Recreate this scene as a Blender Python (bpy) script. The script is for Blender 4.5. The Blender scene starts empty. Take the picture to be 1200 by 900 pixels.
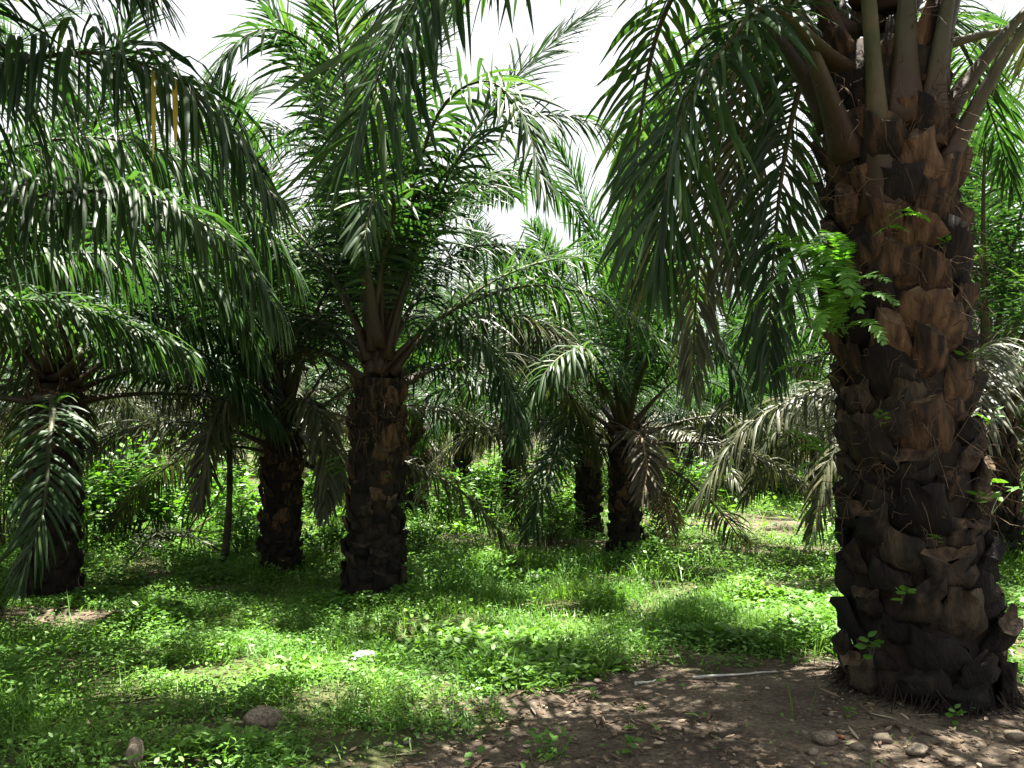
import bpy, math, random
import numpy as np
from mathutils import Vector, Matrix

R = math.radians
random.seed(7)
rng = np.random.default_rng(7)

# ------------------------------------------------------------------ camera, sky, sun, exposure
scene = bpy.context.scene
col = scene.collection
CAM_H, FPX, PITCH = 1.6, 1000.0, math.atan(70 / 1000.0)
cam_d = bpy.data.cameras.new('camera'); cam = bpy.data.objects.new('camera', cam_d); col.objects.link(cam)
cam_d.sensor_width = 36; cam_d.lens = 36 * FPX / 1200.0
cam_d.clip_start = 0.05; cam_d.clip_end = 3000
cam.location = (0, 0, CAM_H); cam.rotation_euler = (R(90) + PITCH, 0, 0)
scene.camera = cam

SUN_EL, SUN_AZ = R(80), R(50)        # azimuth measured from +Y (view direction) towards +X
world = bpy.data.worlds.new('World'); scene.world = world; world.use_nodes = True
wn = world.node_tree.nodes; wn.clear()
sky = wn.new('ShaderNodeTexSky'); sky.sky_type = 'NISHITA'; sky.sun_disc = False
sky.sun_elevation = SUN_EL; sky.sun_rotation = SUN_AZ
sky.altitude = 0; sky.air_density = 1.0; sky.dust_density = 9.0; sky.ozone_density = 1.0
bg = wn.new('ShaderNodeBackground'); bg.inputs[1].default_value = 0.05
wo = wn.new('ShaderNodeOutputWorld')
# thin bright high cloud over the whole sky
wl = world.node_tree.links
cl_t = wn.new('ShaderNodeTexCoord'); cl_n = wn.new('ShaderNodeTexNoise'); cl_n.inputs['Scale'].default_value = 3.0; cl_n.inputs['Detail'].default_value = 6
wl.new(cl_t.outputs['Generated'], cl_n.inputs['Vector'])
cl_r = wn.new('ShaderNodeMapRange'); cl_r.inputs[1].default_value = .3; cl_r.inputs[2].default_value = .6; cl_r.inputs[3].default_value = .82; cl_r.inputs[4].default_value = .97
wl.new(cl_n.outputs[0], cl_r.inputs[0])
cl_m = wn.new('ShaderNodeMix'); cl_m.data_type = 'RGBA'; cl_m.inputs[7].default_value = (3.25, 3.32, 3.36, 1)
wl.new(cl_r.outputs[0], cl_m.inputs[0]); wl.new(sky.outputs[0], cl_m.inputs[6])
wl.new(cl_m.outputs[2], bg.inputs[0])
wl.new(bg.outputs[0], wo.inputs[0])

sun_d = bpy.data.lights.new('sun', 'SUN'); sun = bpy.data.objects.new('sun', sun_d); col.objects.link(sun)
sun_d.energy = 5.0; sun_d.angle = R(0.5); sun_d.color = (1.0, 0.94, 0.84)
sdir = Vector((math.sin(SUN_AZ) * math.cos(SUN_EL), math.cos(SUN_AZ) * math.cos(SUN_EL), math.sin(SUN_EL)))
sun.rotation_euler = sdir.to_track_quat('Z', 'Y').to_euler()

vs = scene.view_settings
vs.view_transform = 'Standard'; vs.look = 'None'; vs.gamma = 1; vs.use_curve_mapping = False
vs.exposure = 2.95
scene.cycles.max_bounces = 8; scene.cycles.transmission_bounces = 6; scene.cycles.diffuse_bounces = 4
scene.cycles.use_denoising = True

# ------------------------------------------------------------------ helpers
def at(px, py, Y):
    """a point at distance Y in front of the camera, used to lay the place out"""
    u, v = (px - 600) / FPX, (450 - py) / FPX
    cp, sp = math.cos(PITCH), math.sin(PITCH)
    d = (u, cp - v * sp, sp + v * cp)
    k = Y / d[1]
    return Vector((d[0] * k, Y, CAM_H + d[2] * k))

def on_ground(px, py):
    u, v = (px - 600) / FPX, (450 - py) / FPX
    cp, sp = math.cos(PITCH), math.sin(PITCH)
    d = (u, cp - v * sp, sp + v * cp)
    k = -CAM_H / d[2]
    x, y = d[0] * k, d[1] * k
    return Vector((x, y, float(gh(x, y))))

def vnoise(x, y, s, seed=0):
    """smooth value noise, vectorised, in 0..1"""
    x = np.asarray(x, float) / s + seed * 17.31; y = np.asarray(y, float) / s + seed * 9.7
    xi = np.floor(x).astype(np.int64); yi = np.floor(y).astype(np.int64)
    fx = x - xi; fy = y - yi
    fx = fx * fx * (3 - 2 * fx); fy = fy * fy * (3 - 2 * fy)
    def h(a, b):
        n = (a * 374761393 + b * 668265263 + seed * 144665) & 0x7fffffff
        n = ((n ^ (n >> 13)) * 1274126177) & 0x7fffffff
        return ((n ^ (n >> 16)) & 0xffff) / 65535.0
    return (h(xi, yi) * (1 - fx) + h(xi + 1, yi) * fx) * (1 - fy) + (h(xi, yi + 1) * (1 - fx) + h(xi + 1, yi + 1) * fx) * fy

def gh(x, y):
    x = np.asarray(x, float); y = np.asarray(y, float)
    z = (vnoise(x, y, 2.6, 1) - .5) * .10 + (vnoise(x, y, .7, 2) - .5) * .03
    z = z + np.clip((np.hypot(x, y) - 30) / 60, 0, 1) ** 2 * 3.0
    return z

def smooth(a, b, x):
    t = np.clip((x - a) / (b - a), 0, 1); return t * t * (3 - 2 * t)

def bare(x, y):
    """0 = covered by plants, 1 = bare trodden soil"""
    x = np.asarray(x, float); y = np.asarray(y, float)
    lim = np.interp(x, [-2.0, -.95, -.45, .27, 1.2, 2.9, 4.0, 5.5], [2.8, 3.7, 4.75, 6.0, 6.9, 7.2, 6.6, 6.2])
    n = (vnoise(x, y, .9, 3) - .5) * 1.9 + (vnoise(x, y, .28, 4) - .5) * 1.2 + (vnoise(x, y, .1, 6) - .5) * .6
    b = smooth(-.6, .9, lim - y + n * 1.2)
    for cx, cy, rx, ry, k in ((-4.3, 7.9, 1.0, .45, .9), (-3.3, 9.6, 1.3, .3, .7), (.6, 10.2, .7, .5, .45), (-2.2, 8.0, .9, .4, .45),
                              (1.7, 13.5, 3.2, .8, .8), (-1.3, 14.2, 1.6, .8, .9), (5.2, 17.5, 2.4, 2.2, .8), (3.2, 11.8, .8, .4, .6),
                              (-4.4, 10.8, 1.5, .35, .6), (-1.75, 4.85, .5, .25, .55), (2.6, 9.6, .9, .25, .5), (0.1, 9.3, .5, .2, .5)):
        r = np.hypot((x - cx) / rx, (y - cy) / ry) + (vnoise(x, y, .5, 5) - .5) * .9
        b = np.maximum(b, k * smooth(1.15, .6, r))
    return b

def mesh_np(name, V, F, mats=(), mat_idx=None, smooth_f=False, tint=None):
    """V (n,3) array; F list of arrays (k,3) or (k,4)"""
    me = bpy.data.meshes.new(name)
    V = np.asarray(V, np.float32)
    F = [np.asarray(f, np.int32) for f in F if len(f)]
    loops = np.concatenate([f.ravel() for f in F]); cnt = np.concatenate([np.full(len(f), f.shape[1], np.int32) for f in F])
    me.vertices.add(len(V)); me.vertices.foreach_set('co', V.ravel())
    me.loops.add(len(loops)); me.loops.foreach_set('vertex_index', loops)
    me.polygons.add(len(cnt))
    st = np.zeros(len(cnt), np.int32); st[1:] = np.cumsum(cnt)[:-1]
    me.polygons.foreach_set('loop_start', st); me.polygons.foreach_set('loop_total', cnt)
    if mat_idx is not None: me.polygons.foreach_set('material_index', np.asarray(mat_idx, np.int32))
    if smooth_f: me.polygons.foreach_set('use_smooth', np.ones(len(cnt), bool))
    for m in mats: me.materials.append(m)
    if tint is not None:
        a = me.attributes.new('tint', 'FLOAT', 'POINT'); a.data.foreach_set('value', np.asarray(tint, np.float32))
    me.update(calc_edges=True)
    return me

def link(name, data, parent=None):
    o = bpy.data.objects.new(name, data); col.objects.link(o)
    if parent is not None: o.parent = parent
    return o

def tag(o, label=None, cat=None, group=None, kind=None):
    if label: o['label'] = label
    if cat: o['category'] = cat
    if group: o['group'] = group
    if kind: o['kind'] = kind
    return o

def unit(a): return a / np.maximum(np.linalg.norm(a, axis=-1, keepdims=True), 1e-9)

def blades(P, D, N, L, W, bend, prof, fold=.0, twist=None):
    """leaf blades, vectorised. P,D,N (m,3); L,W,bend (m,). prof: width profile with S+1 entries (last 0 = point).
    Bends each blade towards the ground. Returns V, [faces], ids"""
    P = np.asarray(P, float); m = len(P); S = len(prof) - 1
    D = unit(np.asarray(D, float)); N = np.asarray(N, float)
    L = np.broadcast_to(L, (m,)); W = np.broadcast_to(W, (m,)); bend = np.broadcast_to(bend, (m,))
    Wd = unit(np.cross(D, N))
    pts = P.copy(); rows = []
    k = 3 if fold else 2
    down = np.array([0, 0, -1.0])
    for s in range(S + 1):
        t = s / S
        d = unit(D + down * (bend * t ** 1.1)[:, None])
        w = unit(Wd - d * np.sum(Wd * d, -1, keepdims=True))
        nn = np.cross(w, d)
        hw = (W * prof[s] * .5)[:, None]
        if fold:
            rows.append(np.stack([pts - w * hw - nn * hw * fold, pts, pts + w * hw - nn * hw * fold], 1))
        else:
            rows.append(np.stack([pts - w * hw, pts + w * hw], 1))
        pts = pts + d * (L / S)[:, None]
    V = np.stack(rows, 1)                     # m, S+1, k, 3
    V = V.reshape(m, -1, 3)
    base = (np.arange(m) * (S + 1) * k)[:, None]
    q = []
    for s in range(S):
        for j in range(k - 1):
            a = s * k + j
            q.append(np.array([a, a + 1, a + 1 + k, a + k]))
    q = np.array(q)
    F = (base[:, :, None] + q[None]).reshape(-1, 4)
    return V.reshape(-1, 3), [F], np.repeat(np.arange(m), (S + 1) * k)

def tube(pts, rad, n=7, flat=1.0, up=None, cap=True):
    """tapered tube along pts; returns V, F list"""
    pts = np.asarray(pts, float); m = len(pts); rad = np.broadcast_to(rad, (m,))
    T = np.gradient(pts, axis=0); T = unit(T)
    ref = np.array([0, 0, 1.0]) if up is None else np.asarray(up, float)
    B = np.cross(T, ref); bad = np.linalg.norm(B, axis=1) < 1e-3; B[bad] = np.cross(T[bad], [1, 0.01, 0]); B = unit(B)
    for i in range(1, m):
        if np.dot(B[i], B[i - 1]) < 0: B[i] = -B[i]
    N = np.cross(B, T)
    a = np.linspace(0, 2 * np.pi, n, endpoint=False)
    ring = np.cos(a)[None, :, None] * B[:, None] + np.sin(a)[None, :, None] * N[:, None] * flat
    V = pts[:, None] + ring * rad[:, None, None]
    V = V.reshape(-1, 3)
    i = np.arange(m - 1)[:, None] * n; j = np.arange(n)[None]; j2 = (j + 1) % n
    F = np.stack([i + j, i + j2, i + n + j2, i + n + j], -1).reshape(-1, 4)
    Fs = [F]
    if cap:
        V = np.concatenate([V, pts[:1], pts[-1:]]); c0 = m * n; c1 = c0 + 1
        jj = np.arange(n); j2 = (jj + 1) % n
        Fs.append(np.stack([j2, jj, np.full(n, c0)], -1)); Fs.append(np.stack([(m - 1) * n + jj, (m - 1) * n + j2, np.full(n, c1)], -1))
    return V, Fs

def join(parts):
    Vs, Fq, Ft, off = [], [], [], 0
    for V, Fs in parts:
        Vs.append(V)
        for F in Fs:
            (Fq if F.shape[1] == 4 else Ft).append(F + off)
        off += len(V)
    out = []
    if Fq: out.append(np.concatenate(Fq))
    if Ft: out.append(np.concatenate(Ft))
    return np.concatenate(Vs), out

def catmull(cp, n):
    cp = np.array([list(p) for p in cp], float)
    cp = np.vstack([2 * cp[0] - cp[1], cp, 2 * cp[-1] - cp[-2]])
    out = []
    for i in range(1, len(cp) - 2):
        t = np.linspace(0, 1, 20, endpoint=False)[:, None]
        p0, p1, p2, p3 = cp[i - 1], cp[i], cp[i + 1], cp[i + 2]
        out.append(.5 * (2 * p1 + (p2 - p0) * t + (2 * p0 - 5 * p1 + 4 * p2 - p3) * t ** 2 + (3 * p1 - p0 - 3 * p2 + p3) * t ** 3))
    out = np.vstack(out + [cp[-2:-1]])
    s = np.r_[0, np.cumsum(np.linalg.norm(np.diff(out, axis=0), axis=1))]
    u = np.linspace(0, s[-1], n)
    return np.stack([np.interp(u, s, out[:, k]) for k in range(3)], 1), s[-1]

# ------------------------------------------------------------------ materials
def new_mat(name):
    m = bpy.data.materials.new(name); m.use_nodes = True
    nt = m.node_tree; nt.nodes.clear()
    return m, nt, nt.nodes, nt.links

def ramp(nd, stops):
    r = nd.new('ShaderNodeValToRGB'); e = r.color_ramp.elements
    while len(e) < len(stops): e.new(.5)
    for k, (p, c) in zip(e, stops): k.position = p; k.color = (*c, 1)
    return r

def leaf_mat(name, stops, rough=.42, transl=.45, tcol=(1.3, 1.5, .5), use_tint=True, scale=2.5, spec=.5, tintw=.5):
    m, nt, nd, lk = new_mat(name)
    out = nd.new('ShaderNodeOutputMaterial')
    oi = nd.new('ShaderNodeObjectInfo')
    tc = nd.new('ShaderNodeTexCoord'); nz = nd.new('ShaderNodeTexNoise'); nz.inputs['Scale'].default_value = scale; nz.inputs['Detail'].default_value = 3
    lk.new(tc.outputs['Object'], nz.inputs['Vector'])
    at_ = nd.new('ShaderNodeAttribute'); at_.attribute_name = 'tint'
    a = nd.new('ShaderNodeMath'); a.operation = 'MULTIPLY_ADD'; a.inputs[1].default_value = .35; a.inputs[2].default_value = -.17
    lk.new(oi.outputs['Random'], a.inputs[0])
    b = nd.new('ShaderNodeMath'); b.operation = 'MULTIPLY_ADD'; b.inputs[1].default_value = tintw
    lk.new(at_.outputs['Fac'], b.inputs[0]); lk.new(a.outputs[0], b.inputs[2])
    c = nd.new('ShaderNodeMath'); c.operation = 'MULTIPLY_ADD'; c.inputs[1].default_value = .5
    lk.new(nz.outputs[0], c.inputs[0]); lk.new(b.outputs[0], c.inputs[2])
    rp = ramp(nd, stops); lk.new(c.outputs[0], rp.inputs[0])
    pb = nd.new('ShaderNodeBsdfPrincipled'); pb.inputs['Roughness'].default_value = rough
    pb.inputs['Specular IOR Level'].default_value = spec
    lk.new(rp.outputs[0], pb.inputs['Base Color'])
    tr = nd.new('ShaderNodeBsdfTranslucent')
    mx = nd.new('ShaderNodeMix'); mx.data_type = 'RGBA'; mx.blend_type = 'MULTIPLY'; mx.inputs[0].default_value = 1
    lk.new(rp.outputs[0], mx.inputs[6]); mx.inputs[7].default_value = (*tcol, 1)
    lk.new(mx.outputs[2], tr.inputs[0])
    ad = nd.new('ShaderNodeMixShader'); ad.inputs[0].default_value = transl
    lk.new(pb.outputs[0], ad.inputs[1]); lk.new(tr.outputs[0], ad.inputs[2]); lk.new(ad.outputs[0], out.inputs[0])
    return m

def rough_mat(name, stops, scale=6, rough=.9, bump=.5, bscale=30, stretch=(1, 1, 1), rand=.25, dist=.02, detail=6):
    m, nt, nd, lk = new_mat(name)
    out = nd.new('ShaderNodeOutputMaterial'); pb = nd.new('ShaderNodeBsdfPrincipled')
    pb.inputs['Roughness'].default_value = rough; pb.inputs['Specular IOR Level'].default_value = .25
    tc = nd.new('ShaderNodeTexCoord'); mp = nd.new('ShaderNodeMapping'); mp.inputs['Scale'].default_value = stretch
    oi = nd.new('ShaderNodeObjectInfo')
    off = nd.new('ShaderNodeVectorMath'); off.operation = 'MULTIPLY_ADD'
    cx = nd.new('ShaderNodeCombineXYZ')
    for i in range(3): lk.new(oi.outputs['Random'], cx.inputs[i])
    off.inputs[1].default_value = (31, 17, 23)
    lk.new(cx.outputs[0], off.inputs[0]); lk.new(tc.outputs['Object'], off.inputs[2])
    lk.new(off.outputs[0], mp.inputs['Vector'])
    n1 = nd.new('ShaderNodeTexNoise'); n1.inputs['Scale'].default_value = scale; n1.inputs['Detail'].default_value = detail
    n2 = nd.new('ShaderNodeTexNoise'); n2.inputs['Scale'].default_value = bscale; n2.inputs['Detail'].default_value = 5
    lk.new(mp.outputs[0], n1.inputs['Vector']); lk.new(mp.outputs[0], n2.inputs['Vector'])
    a = nd.new('ShaderNodeMath'); a.operation = 'MULTIPLY_ADD'; a.inputs[1].default_value = rand; a.inputs[2].default_value = -rand / 2
    lk.new(oi.outputs['Random'], a.inputs[0])
    b = nd.new('ShaderNodeMath'); b.operation = 'ADD'; lk.new(a.outputs[0], b.inputs[0]); lk.new(n1.outputs[0], b.inputs[1])
    rp = ramp(nd, stops); lk.new(b.outputs[0], rp.inputs[0]); lk.new(rp.outputs[0], pb.inputs['Base Color'])
    bp = nd.new('ShaderNodeBump'); bp.inputs['Strength'].default_value = bump; bp.inputs['Distance'].default_value = dist
    lk.new(n2.outputs[0], bp.inputs['Height']); lk.new(bp.outputs[0], pb.inputs['Normal'])
    lk.new(pb.outputs[0], out.inputs[0])
    return m

M = {}
M['palm_leaf'] = leaf_mat('palm_leaf', [(.1, (.011, .027, .012)), (.45, (.021, .050, .018)), (.75, (.038, .078, .023)), (.93, (.070, .11, .032)), (1, (.15, .125, .05))], rough=.48, transl=.40, tcol=(1.4, 1.8, .6), spec=.32)
M['old_leaf'] = leaf_mat('old_leaf', [(.1, (.022, .030, .016)), (.45, (.038, .048, .023)), (.75, (.062, .066, .033)), (1, (.11, .10, .05))], rough=.46, transl=.22, tcol=(1.2, 1.4, .6), spec=.4)
M['dry_leaf'] = leaf_mat('dry_leaf', [(.1, (.04, .034, .026)), (.5, (.082, .068, .052)), (1, (.14, .12, .095))], rough=.7, transl=.25, tcol=(1.1, 1, .7), spec=.2)
M['yellow_leaf'] = leaf_mat('yellow_leaf', [(.1, (.35, .25, .02)), (1, (.5, .38, .05))], transl=.4, tcol=(1.2, 1.1, .4))
M['petiole_plain'] = rough_mat('petiole', [(.25, (.016, .020, .008)), (.5, (.036, .042, .016)), (.8, (.075, .062, .03))], scale=4, rough=.55, bump=.3, bscale=22, stretch=(1, 1, 1))
def petiole_mat():
    m = M['petiole_plain']; m.name = 'petiole'; nt = m.node_tree; nd, lk = nt.nodes, nt.links
    pb = [n for n in nd if n.type == 'BSDF_PRINCIPLED'][0]; src = pb.inputs['Base Color'].links[0].from_socket
    a = nd.new('ShaderNodeAttribute'); a.attribute_name = 'tint'
    mx = nd.new('ShaderNodeMix'); mx.data_type = 'RGBA'; mx.inputs[7].default_value = (.028, .017, .009, 1)
    lk.new(a.outputs['Fac'], mx.inputs[0]); lk.new(src, mx.inputs[6]); lk.new(mx.outputs[2], pb.inputs['Base Color'])
    M['petiole'] = m
petiole_mat()
M['dry_petiole'] = rough_mat('dry_petiole', [(.25, (.09, .06, .03)), (.8, (.24, .17, .10))], scale=4, rough=.8)
M['core'] = rough_mat('trunk_fibre', [(.3, (.006, .0045, .0035)), (.55, (.014, .010, .007)), (.8, (.04, .027, .017))], scale=9, bump=1, bscale=40, stretch=(1, 1, .35), rand=0, dist=.03)
M['boot'] = rough_mat('leaf_base', [(.34, (.005, .004, .003)), (.47, (.015, .010, .006)), (.58, (.046, .027, .014)), (.72, (.085, .052, .026)), (.90, (.15, .10, .055))], scale=16, bump=1, bscale=75, stretch=(1, 1, .16), rand=.34, detail=9, dist=.02)
M['boot_old'] = rough_mat('old_leaf_base', [(.34, (.004, .0035, .003)), (.50, (.010, .008, .006)), (.63, (.024, .018, .012)), (.80, (.055, .042, .028)), (.93, (.035, .042, .018))], scale=13, bump=1, bscale=60, stretch=(1, 1, .3), rand=.36, detail=9, dist=.025)
M['cut'] = rough_mat('cut_end', [(.3, (.01, .007, .005)), (.55, (.046, .030, .017)), (.85, (.13, .095, .055))], scale=14, bump=.8, bscale=60, rand=.3)
M['fibre'] = rough_mat('dry_fibre', [(.3, (.03, .02, .012)), (.7, (.11, .075, .042))], scale=6)
M['fern'] = leaf_mat('fern_leaf', [(.1, (.05, .14, .02)), (.5, (.085, .22, .03)), (1, (.14, .29, .05))], rough=.5, transl=.5, tcol=(1.3, 1.5, .5), scale=5)
M['weed'] = leaf_mat('weed_leaf', [(.05, (.035, .085, .014)), (.35, (.060, .155, .022)), (.65, (.115, .235, .036)), (.9, (.19, .29, .065)), (1, (.28, .26, .12))], rough=.5, transl=.42, tcol=(1.25, 1.3, .5), scale=.9, spec=.35)
M['shrub'] = leaf_mat('shrub_leaf', [(.05, (.03, .085, .012)), (.4, (.06, .15, .02)), (.75, (.10, .22, .028)), (1, (.17, .28, .05))], rough=.42, transl=.45, tcol=(1.25, 1.4, .4), scale=1.2)
M['litter'] = leaf_mat('litter_leaf', [(.05, (.03, .02, .014)), (.5, (.08, .056, .036)), (.85, (.15, .11, .075)), (1, (.30, .25, .18))], rough=.8, transl=.1, tcol=(1, .9, .7), scale=3, tintw=.8, spec=.2)
M['stem'] = rough_mat('stem', [(.3, (.04, .05, .02)), (.7, (.10, .085, .045))], scale=8)
M['bark'] = rough_mat('bark', [(.3, (.03, .024, .018)), (.7, (.11, .09, .065))], scale=5, bump=.7)
M['stone'] = rough_mat('stone', [(.3, (.10, .085, .065)), (.5, (.20, .165, .125)), (.75, (.30, .25, .19))], scale=7, bump=.6, bscale=20, rand=.3)
M['brick_stone'] = rough_mat('reddish_stone', [(.3, (.2, .08, .04)), (.7, (.34, .15, .08))], scale=7, bump=.6, bscale=20)
M['crumb'] = rough_mat('soil_crumb', [(.3, (.05, .038, .028)), (.55, (.11, .085, .062)), (.8, (.21, .17, .13))], scale=3, bump=.3)
M['plastic'] = rough_mat('plastic_film', [(.3, (.30, .32, .33)), (.7, (.55, .57, .58))], scale=5, rough=.35, bump=.3, bscale=12)
M['pale_stick'] = rough_mat('pale_stick', [(.3, (.20, .20, .18)), (.7, (.42, .42, .38))], scale=6, rough=.7, bump=.4)

def ground_mat():
    m, nt, nd, lk = new_mat('soil')
    out = nd.new('ShaderNodeOutputMaterial'); pb = nd.new('ShaderNodeBsdfPrincipled')
    pb.inputs['Roughness'].default_value = .95; pb.inputs['Specular IOR Level'].default_value = .15
    tc = nd.new('ShaderNodeTexCoord')
    n1 = nd.new('ShaderNodeTexNoise'); n1.inputs['Scale'].default_value = 1.6; n1.inputs['Detail'].default_value = 8; n1.inputs['Roughness'].default_value = .65
    n2 = nd.new('ShaderNodeTexNoise'); n2.inputs['Scale'].default_value = 35; n2.inputs['Detail'].default_value = 6
    vo = nd.new('ShaderNodeTexVoronoi'); vo.inputs['Scale'].default_value = 55
    for n in (n1, n2, vo): lk.new(tc.outputs['Object'], n.inputs['Vector'])
    mixn = nd.new('ShaderNodeMath'); mixn.operation = 'MULTIPLY_ADD'; mixn.inputs[1].default_value = .45
    lk.new(n2.outputs[0], mixn.inputs[0])
    sc = nd.new('ShaderNodeMath'); sc.operation = 'MULTIPLY_ADD'; sc.inputs[1].default_value = .75; sc.inputs[2].default_value = -.08
    lk.new(n1.outputs[0], sc.inputs[0]); lk.new(sc.outputs[0], mixn.inputs[2])
    soil = ramp(nd, [(.25, (.022, .016, .012)), (.45, (.052, .040, .030)), (.6, (.105, .084, .062)), (.8, (.22, .18, .135))])
    lk.new(mixn.outputs[0], soil.inputs[0])
    moss = ramp(nd, [(.3, (.022, .026, .011)), (.5, (.045, .055, .02)), (.75, (.10, .085, .045))]); lk.new(mixn.outputs[0], moss.inputs[0])
    at_ = nd.new('ShaderNodeAttribute'); at_.attribute_name = 'tint'
    mx = nd.new('ShaderNodeMix'); mx.data_type = 'RGBA'
    lk.new(at_.outputs['Fac'], mx.inputs[0]); lk.new(moss.outputs[0], mx.inputs[6]); lk.new(soil.outputs[0], mx.inputs[7])
    lk.new(mx.outputs[2], pb.inputs['Base Color'])
    bp = nd.new('ShaderNodeBump'); bp.inputs['Strength'].default_value = .7; bp.inputs['Distance'].default_value = .03
    b2 = nd.new('ShaderNodeBump'); b2.inputs['Strength'].default_value = .4; b2.inputs['Distance'].default_value = .012
    lk.new(n2.outputs[0], bp.inputs['Height']); lk.new(vo.outputs['Distance'], b2.inputs['Height']); lk.new(bp.outputs[0], b2.inputs['Normal'])
    lk.new(b2.outputs[0], pb.inputs['Normal']); lk.new(pb.outputs[0], out.inputs[0])
    return m
M['soil'] = ground_mat()

# ------------------------------------------------------------------ ground sheet
def build_ground():
    n = 340
    u = np.linspace(-1, 1, n); wx = np.sign(u) * (np.abs(u) * 9 + 600 * np.abs(u) ** 7)
    v = np.linspace(0, 1, n); wy = -6 + v * 26 + 700 * v ** 8
    wy = np.r_[[-500, -120, -40, -15], wy]
    X, Y = np.meshgrid(wx, wy)
    Z = gh(X, Y); ny, nx = X.shape
    V = np.stack([X, Y, Z], -1).reshape(-1, 3)
    i = np.arange(ny - 1)[:, None] * nx; j = np.arange(nx - 1)[None]
    F = np.stack([i + j, i + j + 1, i + nx + j + 1, i + nx + j], -1).reshape(-1, 4)
    me = mesh_np('ground', V, [F], [M['soil']], smooth_f=True, tint=bare(V[:, 0], V[:, 1]))
    tag(link('ground', me), 'bare brown soil under the plantation palms', 'ground', kind='structure')
build_ground()

# ------------------------------------------------------------------ palm fronds
LEAF_PROF = [.30, .9, 1.0, .9, .62, .03]

def frond_geo(pts, L, n_side, leaf_len, leaf_w, droop, seed, start=.20, roll=0.0, base_w=.075, a0=78, a1=22, gaps=.04, spread=30, ruffle=.28):
    """pts: rachis points (n,3). Returns rachis (V,F) and leaflets arrays"""
    r = np.random.default_rng(seed)
    n = len(pts)
    T = unit(np.gradient(pts, axis=0))
    B = np.cross(T, [0, 0, 1.0]); bad = np.linalg.norm(B, axis=1) < .15
    hz = pts[-1] - pts[0]; hz = np.array([hz[0], hz[1], 0]); hz = hz / max(np.linalg.norm(hz), 1e-6)
    B0 = np.cross(hz, [0, 0, 1.0])
    B = unit(np.where(bad[:, None], B0[None], unit(B)) + .6 * B0[None])
    B = unit(B - T * np.sum(B * T, -1, keepdims=True)); N = np.cross(B, T)
    u = np.linspace(0, 1, n)
    rr = roll * u
    B, N = B * np.cos(rr)[:, None] + N * np.sin(rr)[:, None], N * np.cos(rr)[:, None] - B * np.sin(rr)[:, None]
    rad = np.interp(u, [0, .03, .08, .2, .6, 1], [base_w * 1.9, base_w * 1.35, base_w * .9, base_w * .52, base_w * .28, base_w * .06])
    rv, rf = tube(pts, rad, 8, flat=.55)
    t = np.sort(np.r_[np.linspace(start, .995, n_side)] + r.uniform(-.5, .5, n_side) * (.8 / n_side)); t = np.clip(t, start, .997)
    P, D, NN, LL, WW, BB = [], [], [], [], [], []
    for s in (-1, 1):
        keep = r.random(n_side) > gaps
        tt = np.clip(t[keep] + r.uniform(-.004, .004, keep.sum()), 0, 1); m = len(tt)
        f = lambda A: np.stack([np.interp(tt, u, A[:, k]) for k in range(3)], 1)
        p, ti, bi, ni = f(pts), unit(f(T)), unit(f(B)), unit(f(N))
        q = np.clip((tt - start) / (1 - start), 0, 1)
        ang = np.radians(a0 + (a1 - a0) * q ** 1.3 + r.normal(0, 5, m))
        lift = np.radians(np.where(np.arange(m) % 3 == 0, spread, np.where(np.arange(m) % 3 == 1, 2, -spread * .7)) + r.normal(0, 9, m))
        d = ti * np.cos(ang)[:, None] + (s * bi * np.cos(lift)[:, None] + ni * np.sin(lift)[:, None]) * np.sin(ang)[:, None]
        ll = leaf_len * (.42 + .58 * np.sin(np.pi * np.clip(q * .78 + .16, 0, 1)) ** .8) * r.uniform(.72, 1.12, m)
        ll *= np.interp(q, [0, .05, .9, 1], [.45, .8, .85, .55])
        P.append(p); D.append(d); NN.append(unit(ni + r.normal(0, ruffle, (m, 3)))); LL.append(ll)
        WW.append(leaf_w * r.uniform(.8, 1.15, m) * np.interp(q, [0, .15, .85, 1], [.6, 1, .9, .6])); BB.append(np.clip(droop * r.uniform(.35, 1.5, m), 0, 7))
    return (rv, rf), [np.concatenate(a) for a in (P, D, NN, LL, WW, BB)]

def stalk_tint(rv, m, n):
    t = np.zeros(len(rv)); t[:m * n] = np.repeat(1 - smooth(.03, .22, np.linspace(0, 1, m)), n); return t

def arc_pts(L, e0, curl, n=26, power=1.25, side=0.0):
    u = np.linspace(0, 1, n); e = e0 - curl * u ** power
    ds = L / (n - 1)
    x = np.r_[0, np.cumsum(np.cos(e[:-1]) * ds)]; z = np.r_[0, np.cumsum(np.sin(e[:-1]) * ds)]
    return np.stack([x, side * u ** 2 * L, z], 1)

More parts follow.
